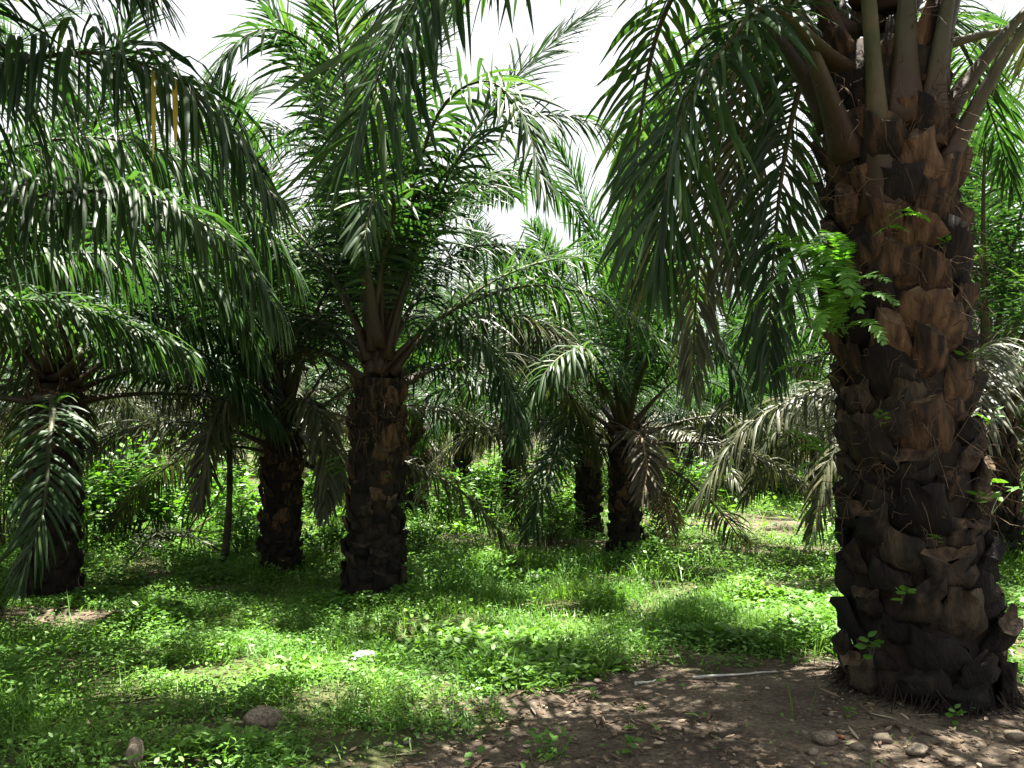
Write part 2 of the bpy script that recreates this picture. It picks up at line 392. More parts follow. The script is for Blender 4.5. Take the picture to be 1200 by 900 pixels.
FROND_L = 4.6
CLASSES = [(86, 22, .35), (78, 45, .55), (68, 75, .8), (56, 92, 1.1), (42, 98, 1.5), (26, 92, 2.0), (8, 78, 2.5), (-18, 58, 2.6)]   # elevation, curl, leaflet droop
VARIANTS = []
for ci, (e, c, dr) in enumerate(CLASSES):
    row = []
    for k in range(3):
        r = random.Random(ci * 10 + k)
        pts = arc_pts(FROND_L, R(e + r.uniform(-4, 4)), R(c + r.uniform(-8, 8)), side=r.uniform(-.1, .1))
        (rv, rf), lf = frond_geo(pts, FROND_L, 120, .86, .036, dr, 100 + ci * 10 + k, roll=r.uniform(-.7, .7))
        lv, lff, ids = blades(*lf, LEAF_PROF, fold=.35)
        tv = np.random.default_rng(ci * 7 + k).random(len(lf[0]))[ids]
        rmats = {}
        for key, lm, pm in (('fresh', M['palm_leaf'], M['petiole']), ('old', M['old_leaf'], M['petiole']), ('dry', M['dry_leaf'], M['dry_petiole'])):
            rm = mesh_np('frond', rv, rf, [pm], smooth_f=True, tint=stalk_tint(rv, 26, 8))
            le = mesh_np('leaflets', lv, lff, [lm], tint=tv)
            rmats[key] = (rm, le)
        row.append(rmats)
    VARIANTS.append(row)

def add_frond(palm, pos, az, ci, key='fresh', scale=1.0, tilt=0.0, label=None):
    rm, le = random.choice(VARIANTS[ci])[key]
    f = link('frond', rm, palm); f.location = pos; f.scale = (scale, scale, scale)
    f.rotation_euler = (tilt, 0, az)
    if label: f['label'] = label
    l = link('leaflets', le, f); l['kind'] = 'stuff'
    return f

def hero_frond(palm, cps, n_side=80, leaf_len=.9, leaf_w=.045, droop=1.6, roll=0, key='palm_leaf', pet='petiole', seed=1, separate=True, start=.2, label=None, base_w=.075, yellow=(), spread=30, a0=78, a1=22, ruffle=.28):
    """a frond whose stalk runs through the given points (world space); each leaflet can be a piece of its own"""
    pts, L = catmull(cps, 34)
    pts = pts - np.array(palm.location)[None]
    o = pts[0].copy(); pts = pts - o
    (rv, rf), lf = frond_geo(pts, L, n_side, leaf_len, leaf_w, droop, seed, roll=roll, start=start, base_w=base_w, spread=spread, a0=a0, a1=a1, ruffle=ruffle)
    f = link('frond', mesh_np('frond', rv, rf, [M[pet]], smooth_f=True, tint=stalk_tint(rv, 34, 8)), palm); f.location = o
    if label: f['label'] = label
    if separate is not False:
        m = len(lf[0]); tv = np.random.default_rng(seed).random(m)
        far = np.array([np.argmin(np.linalg.norm(pts - p[None], axis=1)) for p in lf[0]]) / (len(pts) - 1.0)
        inner = far < (0 if separate is True else separate)
        if inner.any():
            v, ff, ids = blades(*[a[inner] for a in lf], LEAF_PROF, fold=.35)
            l = link('leaflets', mesh_np('leaflets', v, ff, [M[key]], tint=tv[inner][ids]), f); l['kind'] = 'stuff'
        for i in np.nonzero(~inner)[0]:
            i = int(i)
            p = lf[0][i].copy()
            v, ff, ids = blades(np.zeros((1, 3)), *[a[i:i + 1] for a in lf[1:]], LEAF_PROF, fold=.35)
            mt = M['yellow_leaf'] if i in yellow else M[key]
            l = link('leaflet', mesh_np('leaflet', v, ff, [mt], tint=np.full(len(v), tv[i])), f); l.location = p
            if i in yellow: l['label'] = 'single yellowed leaflet hanging among the green ones'
    else:
        v, ff, ids = blades(*lf, LEAF_PROF, fold=.35)
        tv = np.random.default_rng(seed).random(len(lf[0]))[ids]
        l = link('leaflets', mesh_np('leaflets', v, ff, [M[key]], tint=tv), f); l['kind'] = 'stuff'
    return f

# ------------------------------------------------------------------ leaf bases (cut stubs on the trunk)
def boot_mesh(seed, long=1.0, mats=('boot', 'cut'), ragged=1.0, blunt=0.0):
    r = np.random.default_rng(seed)
    n = 12; S = 7
    s = np.linspace(0, 1, S)
    px = np.interp(s, [0, .4, 1], [-.05, .030 + .014 * blunt, .074 + r.uniform(-.03, .03)])
    pz = np.interp(s, [0, 1], [-.15, (.15 + r.uniform(-.05, .05)) * long])
    w = np.interp(s, [0, .35, .7, 1], [.11, .155 + r.uniform(-.02, .02), .125 + r.uniform(-.025, .025), .072 + .035 * blunt + r.uniform(-.015, .035)])
    th = np.interp(s, [0, .4, 1], [.02, .042 + .014 * blunt, .040 + .014 * blunt])
    skew = r.uniform(-.05, .05); dent = r.uniform(0, 2 * np.pi); a = np.linspace(0, 2 * np.pi, n, endpoint=False)
    zt, yt = r.uniform(-.9, .2), r.uniform(-.6, .6)
    V = []
    for k in range(S):
        y = np.cos(a) * w[k] * (1 + .12 * np.sin(2 * a + dent + s[k] * 3)); xo = np.sin(a) * th[k]
        xo = np.where(xo > 0, xo * 1.0, xo * .6) - (np.cos(a) ** 2) * .045 * (1 - .5 * s[k])
        z = (xo * zt + y * yt) * s[k] ** 3 + r.normal(0, .006 * ragged, n) * s[k]
        V.append(np.stack([px[k] + xo, y + skew * s[k], pz[k] + z], 1) + r.normal(0, .0055 * ragged, (n, 3)))
    V = np.concatenate(V)
    tip = V[-n:].mean(0) + np.array([-.01, 0, -.025]); V = np.vstack([V, tip])
    i = np.arange(S - 1)[:, None] * n; j = np.arange(n)[None]; j2 = (j + 1) % n
    F = np.stack([i + j, i + j2, i + n + j2, i + n + j], -1).reshape(-1, 4)
    jj = np.arange(n); Ft = np.stack([(S - 1) * n + jj, (S - 1) * n + (jj + 1) % n, np.full(n, S * n)], -1)
    me = mesh_np('leaf_base', V, [F, Ft], [M[mats[0]], M[mats[1]]], np.r_[np.zeros(len(F)), np.ones(len(Ft))])
    me.polygons.foreach_set('use_smooth', np.r_[np.ones(len(F), bool), np.zeros(len(Ft), bool)])
    return me
BOOTS = [boot_mesh(i, blunt=(i % 3) * .4) for i in range(10)]
BOOTS_OLD = [boot_mesh(20 + i, long=.45 + .07 * i, mats=('boot_old', 'boot_old' if i % 3 else 'cut'), ragged=1.7, blunt=1.0) for i in range(10)]
BOOTS_LONG = [boot_mesh(40 + i, long=1.9) for i in range(4)]

def core_mesh(axis, rad, n=24, seed=0):
    V, F = tube(axis, rad, n, up=(0, 1, 0))
    m = len(axis)
    r = np.random.default_rng(seed)
    c = np.repeat(np.asarray(axis, float), n, 0)
    k = 1 + r.normal(0, .045, m * n)
    V[:m * n] = c + (V[:m * n] - c) * k[:, None]
    return mesh_np('trunk', V, F, [M['core']], smooth_f=True)

def make_palm(base, h, r, label, fl=1.0, n_fronds=34, lean=(0, 0), seed=0, n_boots=120, boots_sub=1.0, skip=None, old_from=5, dead=1, flare=1.25, group='oil palms of the plantation', max_ci=7, az_ok=None, boot_scale=None):
    rr = random.Random(seed); random.seed(seed * 13 + 5)
    p = link('oil_palm', None); p.location = base
    tag(p, label, 'palm', group)
    zs = np.linspace(-.12, h, 18); k = zs / h
    axis = np.stack([lean[0] * k, lean[1] * k, zs], 1)
    rad = r * np.interp(k, [-.05, .0, .14, .3, .8, 1.0], [flare, flare * .98, 1.1, 1.0, 1.02, .85])
    t = link('trunk', core_mesh(axis, rad, seed=seed), p)
    sc = (r / .36) if boot_scale is None else boot_scale
    for i in range(n_boots):
        z = -.02 + (i + .5) / n_boots * h * 1.0; kk = z / h
        a = i * R(137.508) + rr.uniform(-.1, .1); z += rr.uniform(-.025, .025) * r / .36
        if rr.random() < .03: continue
        ra = float(np.interp(z, zs, rad)) * .97
        src = BOOTS_LONG if kk > .86 and rr.random() < .55 else (BOOTS if kk > .42 + rr.uniform(-.15, .15) else BOOTS_OLD)
        b = link('leaf_base', rr.choice(src), t)
        s = sc * rr.uniform(.75, 1.2)
        b.location = (lean[0] * kk + math.cos(a) * ra, lean[1] * kk + math.sin(a) * ra, z)
        b.rotation_euler = (rr.uniform(-.17, .17), rr.uniform(-.15, .15), a + rr.uniform(-.15, .15))
        b.scale = (s, s * rr.uniform(.85, 1.1), s * rr.uniform(.85, 1.15))
    top = Vector((lean[0], lean[1], h))
    fi = 0
    for i in range(n_fronds):
        q = i / (n_fronds - 1)
        ci = min(max_ci, int(q ** .9 * 7.99))
        az = i * R(137.508) + seed * 1.7 + rr.uniform(-.12, .12)
        if skip and skip(ci, math.degrees(az) % 360): continue
        key = 'fresh' if ci < old_from else 'old'
        hz = h - .05 + .55 * (1 - q) * r / .36 - .25 * q
        ro = r * (.15 + .75 * q)
        pos = top + Vector((math.cos(az) * ro, math.sin(az) * ro, hz - h))
        add_frond(p, pos, az, ci, key, fl * rr.uniform(.88, 1.08), rr.uniform(-.12, .12))
    for i in range(dead):
        az = rr.uniform(0, 6.28)
        if skip and skip(7, math.degrees(az) % 360): continue
        add_frond(p, top + Vector((math.cos(az) * r * .9, math.sin(az) * r * .9, -.35)), az, 7, 'dry', fl * .7, 0, 'brown dried frond hanging down')
    return p

def fibre_mass(palm, h, r, n, seed, lean=(0, 0), z0=.6):
    """frayed fibres at the leaf bases"""
    g = np.random.default_rng(seed); parts = []
    for i in range(n):
        z = h * g.uniform(z0, 1.05); a = g.uniform(0, 6.28); k = z / h
        p0 = np.array([lean[0] * k + math.cos(a) * r * 1.15, lean[1] * k + math.sin(a) * r * 1.15, z])
        d = np.array([math.cos(a), math.sin(a), g.uniform(-.6, 1.2)]) + g.normal(0, .5, 3)
        L = g.uniform(.10, .32)
        u = np.linspace(0, 1, 5)[:, None]
        pts = p0 + unit(d) * L * u + np.array([0, 0, -1]) * u ** 2 * L * g.uniform(.2, 1) + g.normal(0, .012, (5, 3))
        parts.append(tube(pts, [.0035, .003, .0025, .002, .0008], 3, cap=False))
    V, F = join(parts)
    o = link('fibres', mesh_np('fibres', V, F, [M['fibre']]), palm); o['kind'] = 'stuff'

# ------------------------------------------------------------------ the palms
GROUP = 'oil palms of the plantation'
def gp(px, py): return on_ground(px, py)

# -- large trunk close by
b = gp(1086, 812)
near = make_palm(b, 4.25, .355, 'huge scaly brown trunk of the closest oil palm with ferns growing on its side', fl=1.05, n_fronds=30, lean=(-.17, .05), seed=3, n_boots=185, dead=0, flare=1.22, boot_scale=1.08,
                 skip=lambda ci, az: (ci >= 1 and (165 < az < 195 or 208 < az < 262)) or (ci >= 2 and 190 < az < 345) or (ci >= 5 and 95 < az < 330) or ci >= 6)
fibre_mass(near, 4.25, .38, 700, 5, lean=(-.17, .05), z0=.25)
nb = Vector(near.location) + Vector((-.17, .05, 4.15))
def root_mass(palm, r, n, seed):
    g = np.random.default_rng(seed); parts = []
    for i in range(n):
        a = g.uniform(0, 6.28); rr_ = r * g.uniform(.95, 1.12); z = g.uniform(.02, .13)
        L = g.uniform(.06, .22); p0 = np.array([math.cos(a) * rr_, math.sin(a) * rr_, z])
        d = np.array([math.cos(a + g.normal(0, .9)), math.sin(a + g.normal(0, .9)), -.6])
        u = np.linspace(0, 1, 5)[:, None]; pts = p0 + d * L * u * np.array([.8, .8, 0]) + g.normal(0, .008, (5, 3)) * u
        pts[:, 2] = z * (1 - u[:, 0]) ** 1.6 + gh(pts[:, 0] + palm.location.x, pts[:, 1] + palm.location.y) - palm.location.z + .004
        parts.append(tube(pts, np.array([.005, .005, .004, .003, .002]) * g.uniform(.5, 1.3), 4, cap=False))
    V, F = join(parts); o = link('roots', mesh_np('roots', V, F, [M['core']]), palm); o['kind'] = 'stuff'
root_mass(near, .46, 260, 9)
# frond arching over the top of the picture and hanging down at its middle
hero_frond(near, [nb + Vector((-.2, 0, 0)), at(880, -170, 5.2), at(700, -190, 5.0), at(560, -90, 4.8), at(470, 30, 4.7), at(404, 190, 4.6)], n_side=150, leaf_len=1.3, leaf_w=.042, droop=1.5, seed=11, start=.22, separate=.66, a1=38,
           label='long green frond arching over the clearing', roll=.5)
# frond bending down left of the trunk
hero_frond(near, [nb + Vector((-.25, -.1, -.1)), at(905, 10, 5.0), at(850, 55, 4.9), at(806, 120, 4.85), at(782, 210, 4.8), at(768, 320, 4.75)], n_side=120, leaf_len=1.0, leaf_w=.038, droop=1.7, seed=12, start=.25, separate=.55,
           label='frond bending down beside the scaly trunk')
hero_frond(near, [nb + Vector((-.2, .2, -.1)), at(900, -40, 5.6), at(830, -60, 6.2), at(770, 40, 6.8), at(745, 190, 7.2), at(740, 330, 7.4)], n_side=80, leaf_len=.9, leaf_w=.045, droop=1.7, seed=13, separate=False)
hero_frond(near, [nb + Vector((-.1, .3, -.1)), at(960, -60, 6.2), at(900, 20, 7.0), at(870, 160, 7.6), at(860, 330, 7.9)], n_side=80, leaf_len=.95, leaf_w=.045, droop=2.2, seed=14, separate=False, key='old_leaf')
hero_frond(near, [nb + Vector((-.1, .3, -.2)), at(985, 0, 6.0), at(950, 60, 6.5), at(920, 180, 6.9), at(905, 320, 7.1), at(900, 440, 7.2)], n_side=110, leaf_len=.95, leaf_w=.04, droop=2.2, seed=15, separate=False)
hero_frond(near, [nb + Vector((-.2, .3, -.3)), at(940, 20, 6.4), at(870, 90, 7.4), at(830, 220, 8.0), at(815, 360, 8.3), at(812, 460, 8.4)], n_side=110, leaf_len=.95, leaf_w=.04, droop=2.6, seed=16, separate=False, key='old_leaf')
# stout green stalks rising around the top of the trunk
for i, (ang, z0, e0, cu) in enumerate(((238, 3.05, 80, 40), (205, 3.45, 66, 60), (268, 3.62, 84, 45), (296, 3.5, 80, 55), (325, 3.35, 62, 70), (180, 3.75, 60, 75), (345, 3.7, 55, 80), (310, 3.9, 74, 60))):
    pts = arc_pts(4.4, R(e0), R(cu), n=12); a = R(ang); kk = z0 / 4.25
    w0 = Vector(near.location) + Vector((-.17 * kk + math.cos(a) * .33, .05 * kk + math.sin(a) * .33, z0))
    cps = [w0 + Vector((math.cos(a) * q[0], math.sin(a) * q[0], q[2])) for q in pts[[0, 2, 4, 6, 8, 11]]]
    hero_frond(near, cps, n_side=80, leaf_len=.9, droop=1.3, seed=30 + i, separate=False, base_w=.10, start=.36)

# -- palm in the middle
mid = make_palm(gp(438, 703), 2.25, .26, 'oil palm with the tallest crown, standing mid-clearing left of centre', fl=.98, n_fronds=34, seed=5, n_boots=120, dead=1, lean=(.02, 0), boot_scale=.62,
                skip=lambda ci, az: (ci >= 1 and 160 < az < 355) or (ci >= 4 and (az < 25 or az > 150)) or ci >= 6)
fibre_mass(mid, 2.25, .27, 160, 6, z0=.7)
mc = Vector(mid.location) + Vector((0, 0, 2.3))
hero_frond(mid, [mc, at(425, 300, 9.2), at(398, 150, 8.9), at(355, 50, 8.5), at(290, 40, 8.0), at(225, 120, 7.6)], n_side=88, leaf_len=.95, leaf_w=.045, droop=1.2, seed=21, separate=True, label='tall frond leaning over to the left')
hero_frond(mid, [mc, at(465, 290, 9.1), at(510, 140, 8.8), at(565, 95, 8.4), at(610, 130, 8.0), at(640, 230, 7.7)], n_side=88, leaf_len=.9, droop=1.3, seed=22, separate=False)
hero_frond(mid, [mc, at(500, 385, 9.1), at(560, 350, 9.0), at(640, 335, 8.8), at(730, 365, 8.7), at(800, 430, 8.6)], n_side=88, leaf_len=.8, droop=2.4, seed=23, separate=False, leaf_w=.034)
hero_frond(mid, [mc, at(490, 260, 9.1), at(560, 165, 9.0), at(645, 135, 8.9), at(725, 160, 8.8), at(770, 215, 8.7)], n_side=110, leaf_len=.75, leaf_w=.034, droop=1.8, seed=81, separate=False)
hero_frond(mid, [mc, at(400, 340, 9.5), at(350, 295, 10.0), at(290, 330, 10.6), at(255, 430, 11.0)], n_side=110, leaf_len=.75, leaf_w=.034, droop=2.2, seed=82, separate=False)
hero_frond(mid, [mc, at(490, 405, 9.1), at(535, 385, 8.9), at(585, 425, 8.7), at(612, 520, 8.6)], n_side=110, leaf_len=.75, leaf_w=.034, droop=2.6, seed=83, separate=False)
hero_frond(mid, [mc, at(445, 330, 8.9), at(462, 240, 8.3), at(440, 225, 7.8), at(425, 290, 7.5)], n_side=80, leaf_len=.7, droop=1.2, seed=24, separate=False)

for k, cps in enumerate(([(450, 250, 9.6), (480, 100, 10), (520, 0, 10.6), (580, -40, 11.2)], [(410, 270, 9.8), (370, 180, 10.3), (310, 150, 11), (250, 190, 11.6)],
                         [(480, 300, 9.8), (540, 220, 10.4), (610, 200, 11), (670, 240, 11.5), (700, 310, 11.8)], [(405, 400, 9.6), (360, 370, 10.2), (310, 390, 10.8), (270, 470, 11.2)],
                         [(500, 395, 9.8), (570, 370, 10.4), (650, 390, 10.9), (710, 460, 11.2)], [(425, 290, 9.5), (405, 150, 9.9), (370, 60, 10.4), (330, 40, 11)], [(495, 340, 9.8), (550, 290, 10.3), (620, 300, 10.8), (670, 380, 11.1)])):
    hero_frond(mid, [mc] + [at(*c) for c in cps], n_side=120, leaf_len=.85, leaf_w=.034, droop=(1.0, 1.6, 1.8, 2.6, 3, 1.2, 2.2)[k], seed=300 + k, separate=False, key='old_leaf' if k in (3, 4) else 'palm_leaf', ruffle=.45)
# -- palm at the left edge
left = make_palm(gp(58, 700), 2.2, .235, 'oil palm at the left edge with a frond hanging in front of its trunk', fl=.92, n_fronds=34, seed=8, n_boots=110, dead=0, boot_scale=.55, skip=lambda ci, az: (ci >= 1 and (225 < az or az < 15)) or (ci >= 5 and 190 < az < 350) or ci == 7)
lc = Vector(left.location) + Vector((0, 0, 2.25))
hero_frond(left, [lc + Vector((0, -.2, -.2)), at(62, 470, 8.0), at(58, 520, 7.5), at(50, 600, 7.3), at(20, 690, 7.2)], n_side=60, leaf_len=.6, droop=1.2, seed=25, separate=True, start=.3, leaf_w=.036, label='frond hanging in front of the trunk')
hero_frond(left, [lc, at(110, 380, 9.3), at(190, 370, 9.9), at(280, 410, 10.3), at(340, 490, 10.5)], n_side=88, leaf_len=.8, droop=2.3, seed=26, separate=False)

# -- palm outside the left border whose fronds hang into view
outl = make_palm(Vector((-5.3, 5.6, 0)), 2.7, .30, 'oil palm beyond the left border whose long dark fronds hang into the upper left', fl=1.0, n_fronds=30, seed=11, n_boots=20, dead=0, skip=lambda ci, az: az < 80 or az > 300)
oc = Vector(outl.location) + Vector((0, 0, 2.75))
hero_frond(outl, [oc, at(-160, 170, 5.4), at(-20, 90, 5.2), at(110, 62, 5.0), at(230, 110, 4.9), at(320, 230, 4.8)], n_side=190, leaf_len=1.0, leaf_w=.034, droop=5, ruffle=.6, spread=42, seed=27, separate=.45, label='dark frond with long hanging leaflets', yellow=(312, 318), start=.15)
hero_frond(outl, [oc, at(-150, 300, 5.8), at(0, 240, 5.9), at(140, 225, 5.8), at(250, 270, 5.7), at(330, 370, 5.6)], n_side=190, leaf_len=.95, leaf_w=.033, droop=5, ruffle=.6, spread=42, seed=28, separate=False, label='lower frond in deep shade', start=.15)
hero_frond(outl, [oc, at(-120, 60, 5.0), at(-20, -60, 4.7), at(90, -70, 4.4), at(180, -10, 4.2)], n_side=150, leaf_len=.9, leaf_w=.034, ruffle=.5, droop=2.5, seed=29, separate=False)
hero_frond(outl, [oc, at(-110, 350, 6.2), at(10, 350, 6.6), at(110, 365, 6.9), at(220, 410, 7.0)], n_side=170, leaf_len=.9, leaf_w=.034, droop=3, ruffle=.5, seed=31, separate=False)

hero_frond(outl, [oc, at(-130, 250, 5.6), at(30, 170, 6.2), at(170, 170, 6.6), at(280, 230, 6.9), at(350, 330, 7.0)], n_side=180, leaf_len=.9, leaf_w=.033, droop=4, ruffle=.6, spread=42, seed=71, separate=False)
hero_frond(outl, [oc, at(-100, 320, 6.6), at(40, 300, 7.2), at(150, 300, 7.6), at(250, 335, 7.9), at(310, 420, 8.0)], n_side=180, leaf_len=.9, leaf_w=.033, droop=4, ruffle=.6, spread=42, seed=72, separate=False)
hero_frond(left, [lc, at(110, 410, 8.9), at(180, 405, 9.2), at(260, 430, 9.4), at(330, 500, 9.5)], n_side=150, leaf_len=.75, leaf_w=.032, ruffle=.5, droop=3.5, seed=73, separate=False)
make_palm(Vector((-8.6, 11.4, 0)), 3.7, .28, 'tall oil palm behind the left edge one, its sunny crown filling the upper left corner', fl=1.1, n_fronds=30, seed=66, n_boots=10, dead=0, max_ci=4)
# -- palm added beside the viewer to shade the foreground; frond tips at top left
beside = make_palm(Vector((-4.0, 4.3, 0)), 5.2, .32, 'oil palm added out of view to shade the foreground, its frond tips hanging in at the upper left corner', fl=1.02, n_fronds=34, seed=61, n_boots=10, dead=0, max_ci=5, skip=lambda ci, az: ci >= 5)
bc = Vector((-4.0, 4.3, 5.25))
hero_frond(beside, [bc, (-3.2, 4.8, 6.4), (-1.9, 5.5, 6.6), (-.6, 6.1, 5.7)], n_side=130, leaf_len=.85, droop=2, seed=91, separate=False)  # three extra fronds aimed above the view to cast foreground shade
hero_frond(beside, [bc, (-3.4, 5.1, 6.4), (-2.5, 6.2, 6.7), (-1.5, 7.0, 6.1)], n_side=130, leaf_len=.85, droop=2, seed=92, separate=False)
hero_frond(beside, [bc, (-3.0, 4.5, 6.4), (-1.4, 5.0, 6.5), (.2, 5.4, 5.5)], n_side=130, leaf_len=.85, droop=2, seed=93, separate=False)
# -- the other palms in view
others = [
    (733, 652, 1.75, .205, 'dark trunk of the oil palm just right of centre with low drooping fronds', .86, 30, 14, 100),
    (328, 670, 1.7, .215, 'shaded oil palm between the left edge palm and the middle one', .85, 28, 17, 100),
    (690, 628, 1.6, .2, 'small oil palm behind the one right of centre', .85, 26, 19, 90),
    (600, 603, 1.9, .2, 'slim dark oil palm at the back of the clearing centre', .9, 24, 23, 70),
    (485, 610, 1.8, .25, 'low oil palm partly hidden behind the middle one', .85, 24, 29, 70),
    (1168, 668, 2.1, .25, 'oil palm half hidden by the huge trunk at the right border', .95, 32, 31, 110),
    (858, 583, 1.7, .3, 'distant oil palm beside the bare track', .9, 32, 37, 60),
    (900, 584, 1.8, .3, 'distant oil palm beyond the bare track', .9, 32, 41, 60),
]
palms = {}
for (px, py, h, r, lab, fl, nf, sd, nbt) in others:
    sk = lambda ci, az, px=px: (ci >= 6 and 200 < az < 340) or (ci == 7 and (az < 30 or az > 150)) or (px in (328, 733) and ci >= 3 and 215 < az < 325) or (px in (690, 600, 485) and ci >= 5)
    palms[px] = make_palm(gp(px, py), h, r, lab, fl=fl, n_fronds=nf, seed=sd, n_boots=nbt, dead=1 if px != 690 else 0, boot_scale=r / .40, skip=sk)
p733 = palms[733]; c733 = Vector(p733.location) + Vector((0, 0, 1.75))
hero_frond(p733, [c733 + Vector((.1, -.2, -.1)), at(742, 505, 11.2), at(752, 515, 10.9), at(758, 550, 10.7), at(752, 585, 10.6)], n_side=50, leaf_len=.55, droop=1.2, seed=41, separate=False, key='dry_leaf', pet='dry_petiole', start=.25, label='brown frond hanging beside the trunk')
hero_frond(p733, [c733, at(690, 425, 12.2), at(640, 395, 12.8), at(580, 415, 13.2), at(535, 490, 13.4)], n_side=110, leaf_len=.8, droop=3, seed=43, separate=False, key='old_leaf')
hero_frond(p733, [c733, at(760, 420, 11.4), at(800, 385, 10.9), at(850, 410, 10.6), at(885, 490, 10.4)], n_side=110, leaf_len=.8, droop=3, seed=44, separate=False)
hero_frond(p733, [c733, at(715, 440, 11.2), at(680, 410, 10.6), at(640, 435, 10.2), at(600, 520, 10.0)], n_side=110, leaf_len=.75, droop=3, seed=45, separate=False)
p328 = palms[328]; c328 = Vector(p328.location) + Vector((0, 0, 1.7))
hero_frond(p328, [c328, at(305, 465, 10.2), at(270, 465, 9.9), at(245, 510, 9.7), at(232, 590, 9.6)], n_side=90, leaf_len=.65, droop=2.2, seed=46, separate=False, key='old_leaf')
hero_frond(p328, [c328, at(350, 470, 10.2), at(372, 480, 10.0), at(385, 530, 9.9), at(380, 600, 9.9)], n_side=90, leaf_len=.6, droop=2.2, seed=47, separate=False, key='old_leaf')
p690 = palms[690]; c690 = Vector(p690.location) + Vector((0, 0, 1.6))
hero_frond(p690, [c690, at(675, 500, 13.0), at(655, 525, 12.0), at(637, 570, 11.4), at(615, 630, 11.2)], n_side=80, leaf_len=.62, droop=.5, seed=42, separate=False, start=.3, label='bright frond tip catching the sun')

pr = palms[1168]; cr = Vector(pr.location) + Vector((0, 0, 2.1))
hero_frond(pr, [cr, at(1060, 440, 10.3), at(960, 455, 10.0), at(870, 505, 9.8), at(815, 590, 9.6)], n_side=100, leaf_len=.75, droop=2.2, seed=51, separate=False, key='old_leaf')
hero_frond(pr, [cr, at(1060, 400, 11.4), at(940, 425, 11.8), at(850, 475, 12.0), at(790, 565, 12.0)], n_side=110, leaf_len=.75, leaf_w=.034, droop=2.6, seed=53, separate=False, key='old_leaf')
hero_frond(pr, [cr, at(1080, 470, 9.9), at(1010, 490, 9.5), at(970, 545, 9.2), at(950, 630, 9.1)], n_side=90, leaf_len=.7, droop=2.0, seed=52, separate=False, key='old_leaf')
back = [(-13, 13, None), (-9.8, 17.5, None), (-5.6, 21, None), (3.4, 24, None), (9.6, 18.5, None), (12.5, 12.5, None), (7.5, 24.5, None),
        (-1.5, 25.5, None), (-9, 24, None), (-15, 21, None), (13.5, 22, None), (4.6, 30, None), (-5, 32, None), (11, 31, None), (-13, 30, None), (18, 28, None), (0, 37, None), (-20, 28, None), (8, 38, None), (-9, 40, None), (17, 38, None)]
rows = {}
for (x, y, lab) in back: rows.setdefault(0 if y < 20 else 1 if y < 29 else 2, []).append(x)
NTH = ['first', 'second', 'third', 'fourth', 'fifth', 'sixth', 'seventh', 'eighth', 'ninth']
for i, (x, y, lab) in enumerate(back):
    rw = 0 if y < 20 else 1 if y < 29 else 2
    lab = '%s oil palm from the left in the %s row behind the clearing' % (NTH[sorted(rows[rw]).index(x)], ('nearest', 'middle', 'last')[rw])
    make_palm(Vector((x, y, float(gh(x, y)))), 2.0 + (i * 37 % 10) * .14, .26, lab, fl=1.0 + (i % 3) * .06, n_fronds=24, seed=50 + i, n_boots=40, dead=1, group='far rows of oil palms', max_ci=6)

# ------------------------------------------------------------------ ferns and small plants
def fern_frond_mesh(seed, L=.45, n=22, plen=.075, droop=1.0):
    r = np.random.default_rng(seed)
    pts = arc_pts(L, R(35 + r.uniform(-15, 20)), R(95 + r.uniform(-20, 20)), n=14)
    (rv, rf), lf = frond_geo(pts, L, n, plen, .021, .35, seed, start=.12, base_w=.004, a0=82, a1=40, gaps=.02, spread=4, ruffle=.12)
    v, ff, ids = blades(*lf, [.7, 1, .75, .05], fold=.15)
    V, F = join([(rv, rf), (v, ff)])
    t = np.r_[np.full(len(rv), .4), r.random(len(lf[0]))[ids]]
    return mesh_np('fern_frond', V, F, [M['fern']], tint=t)
FERN = [fern_frond_mesh(60 + i, L=.36 + .05 * i, n=20 + i * 2) for i in range(5)]

def fern(loc, azc, spread, n, s, label, seed):
    r = random.Random(seed); o = link('fern', None); o.location = loc
    tag(o, label, 'fern', 'ferns growing on the trunks')
    for i in range(n):
        f = link('fern_frond', r.choice(FERN), o)
        f.rotation_euler = (r.uniform(-.3, .3), r.uniform(-.4, .4), R(azc + r.uniform(-spread, spread))); k = s * r.uniform(.75, 1.2); f.scale = (k, k, k)
        f.location = (r.uniform(-.05, .05), r.uniform(-.05, .05), r.uniform(-.06, .06))
ty = b.y
fern(at(978, 325, ty - .3), 205, 70, 18, 1.3, 'lush fern jutting out from the left flank of the huge trunk', 1)
fern(at(985, 385, ty - .45), 225, 70, 11, 1.05, 'fern drooping just below the lush one on the huge trunk', 2)
fern(at(1035, 268, ty - .55), 300, 60, 3, .6, 'small fern sprig high on the face of the huge trunk', 3)
fern(at(975, 540, ty - .25), 190, 50, 5, .7, 'dark fern low on the left flank of the huge trunk', 4)
fern(at(975, 450, ty - .3), 210, 60, 5, .7, 'fern at mid height on the left flank of the huge trunk', 7)
fern(at(980, 630, ty - .3), 220, 60, 3, .5, 'tiny fern lowest on the left flank of the huge trunk', 8)
fern(at(470, 590, 9.0), 320, 60, 5, .8, 'fern on the trunk of the middle palm', 5)
fern(at(412, 560, 9.1), 190, 50, 5, .9, 'fern on the shaded side of the middle palm trunk', 6)

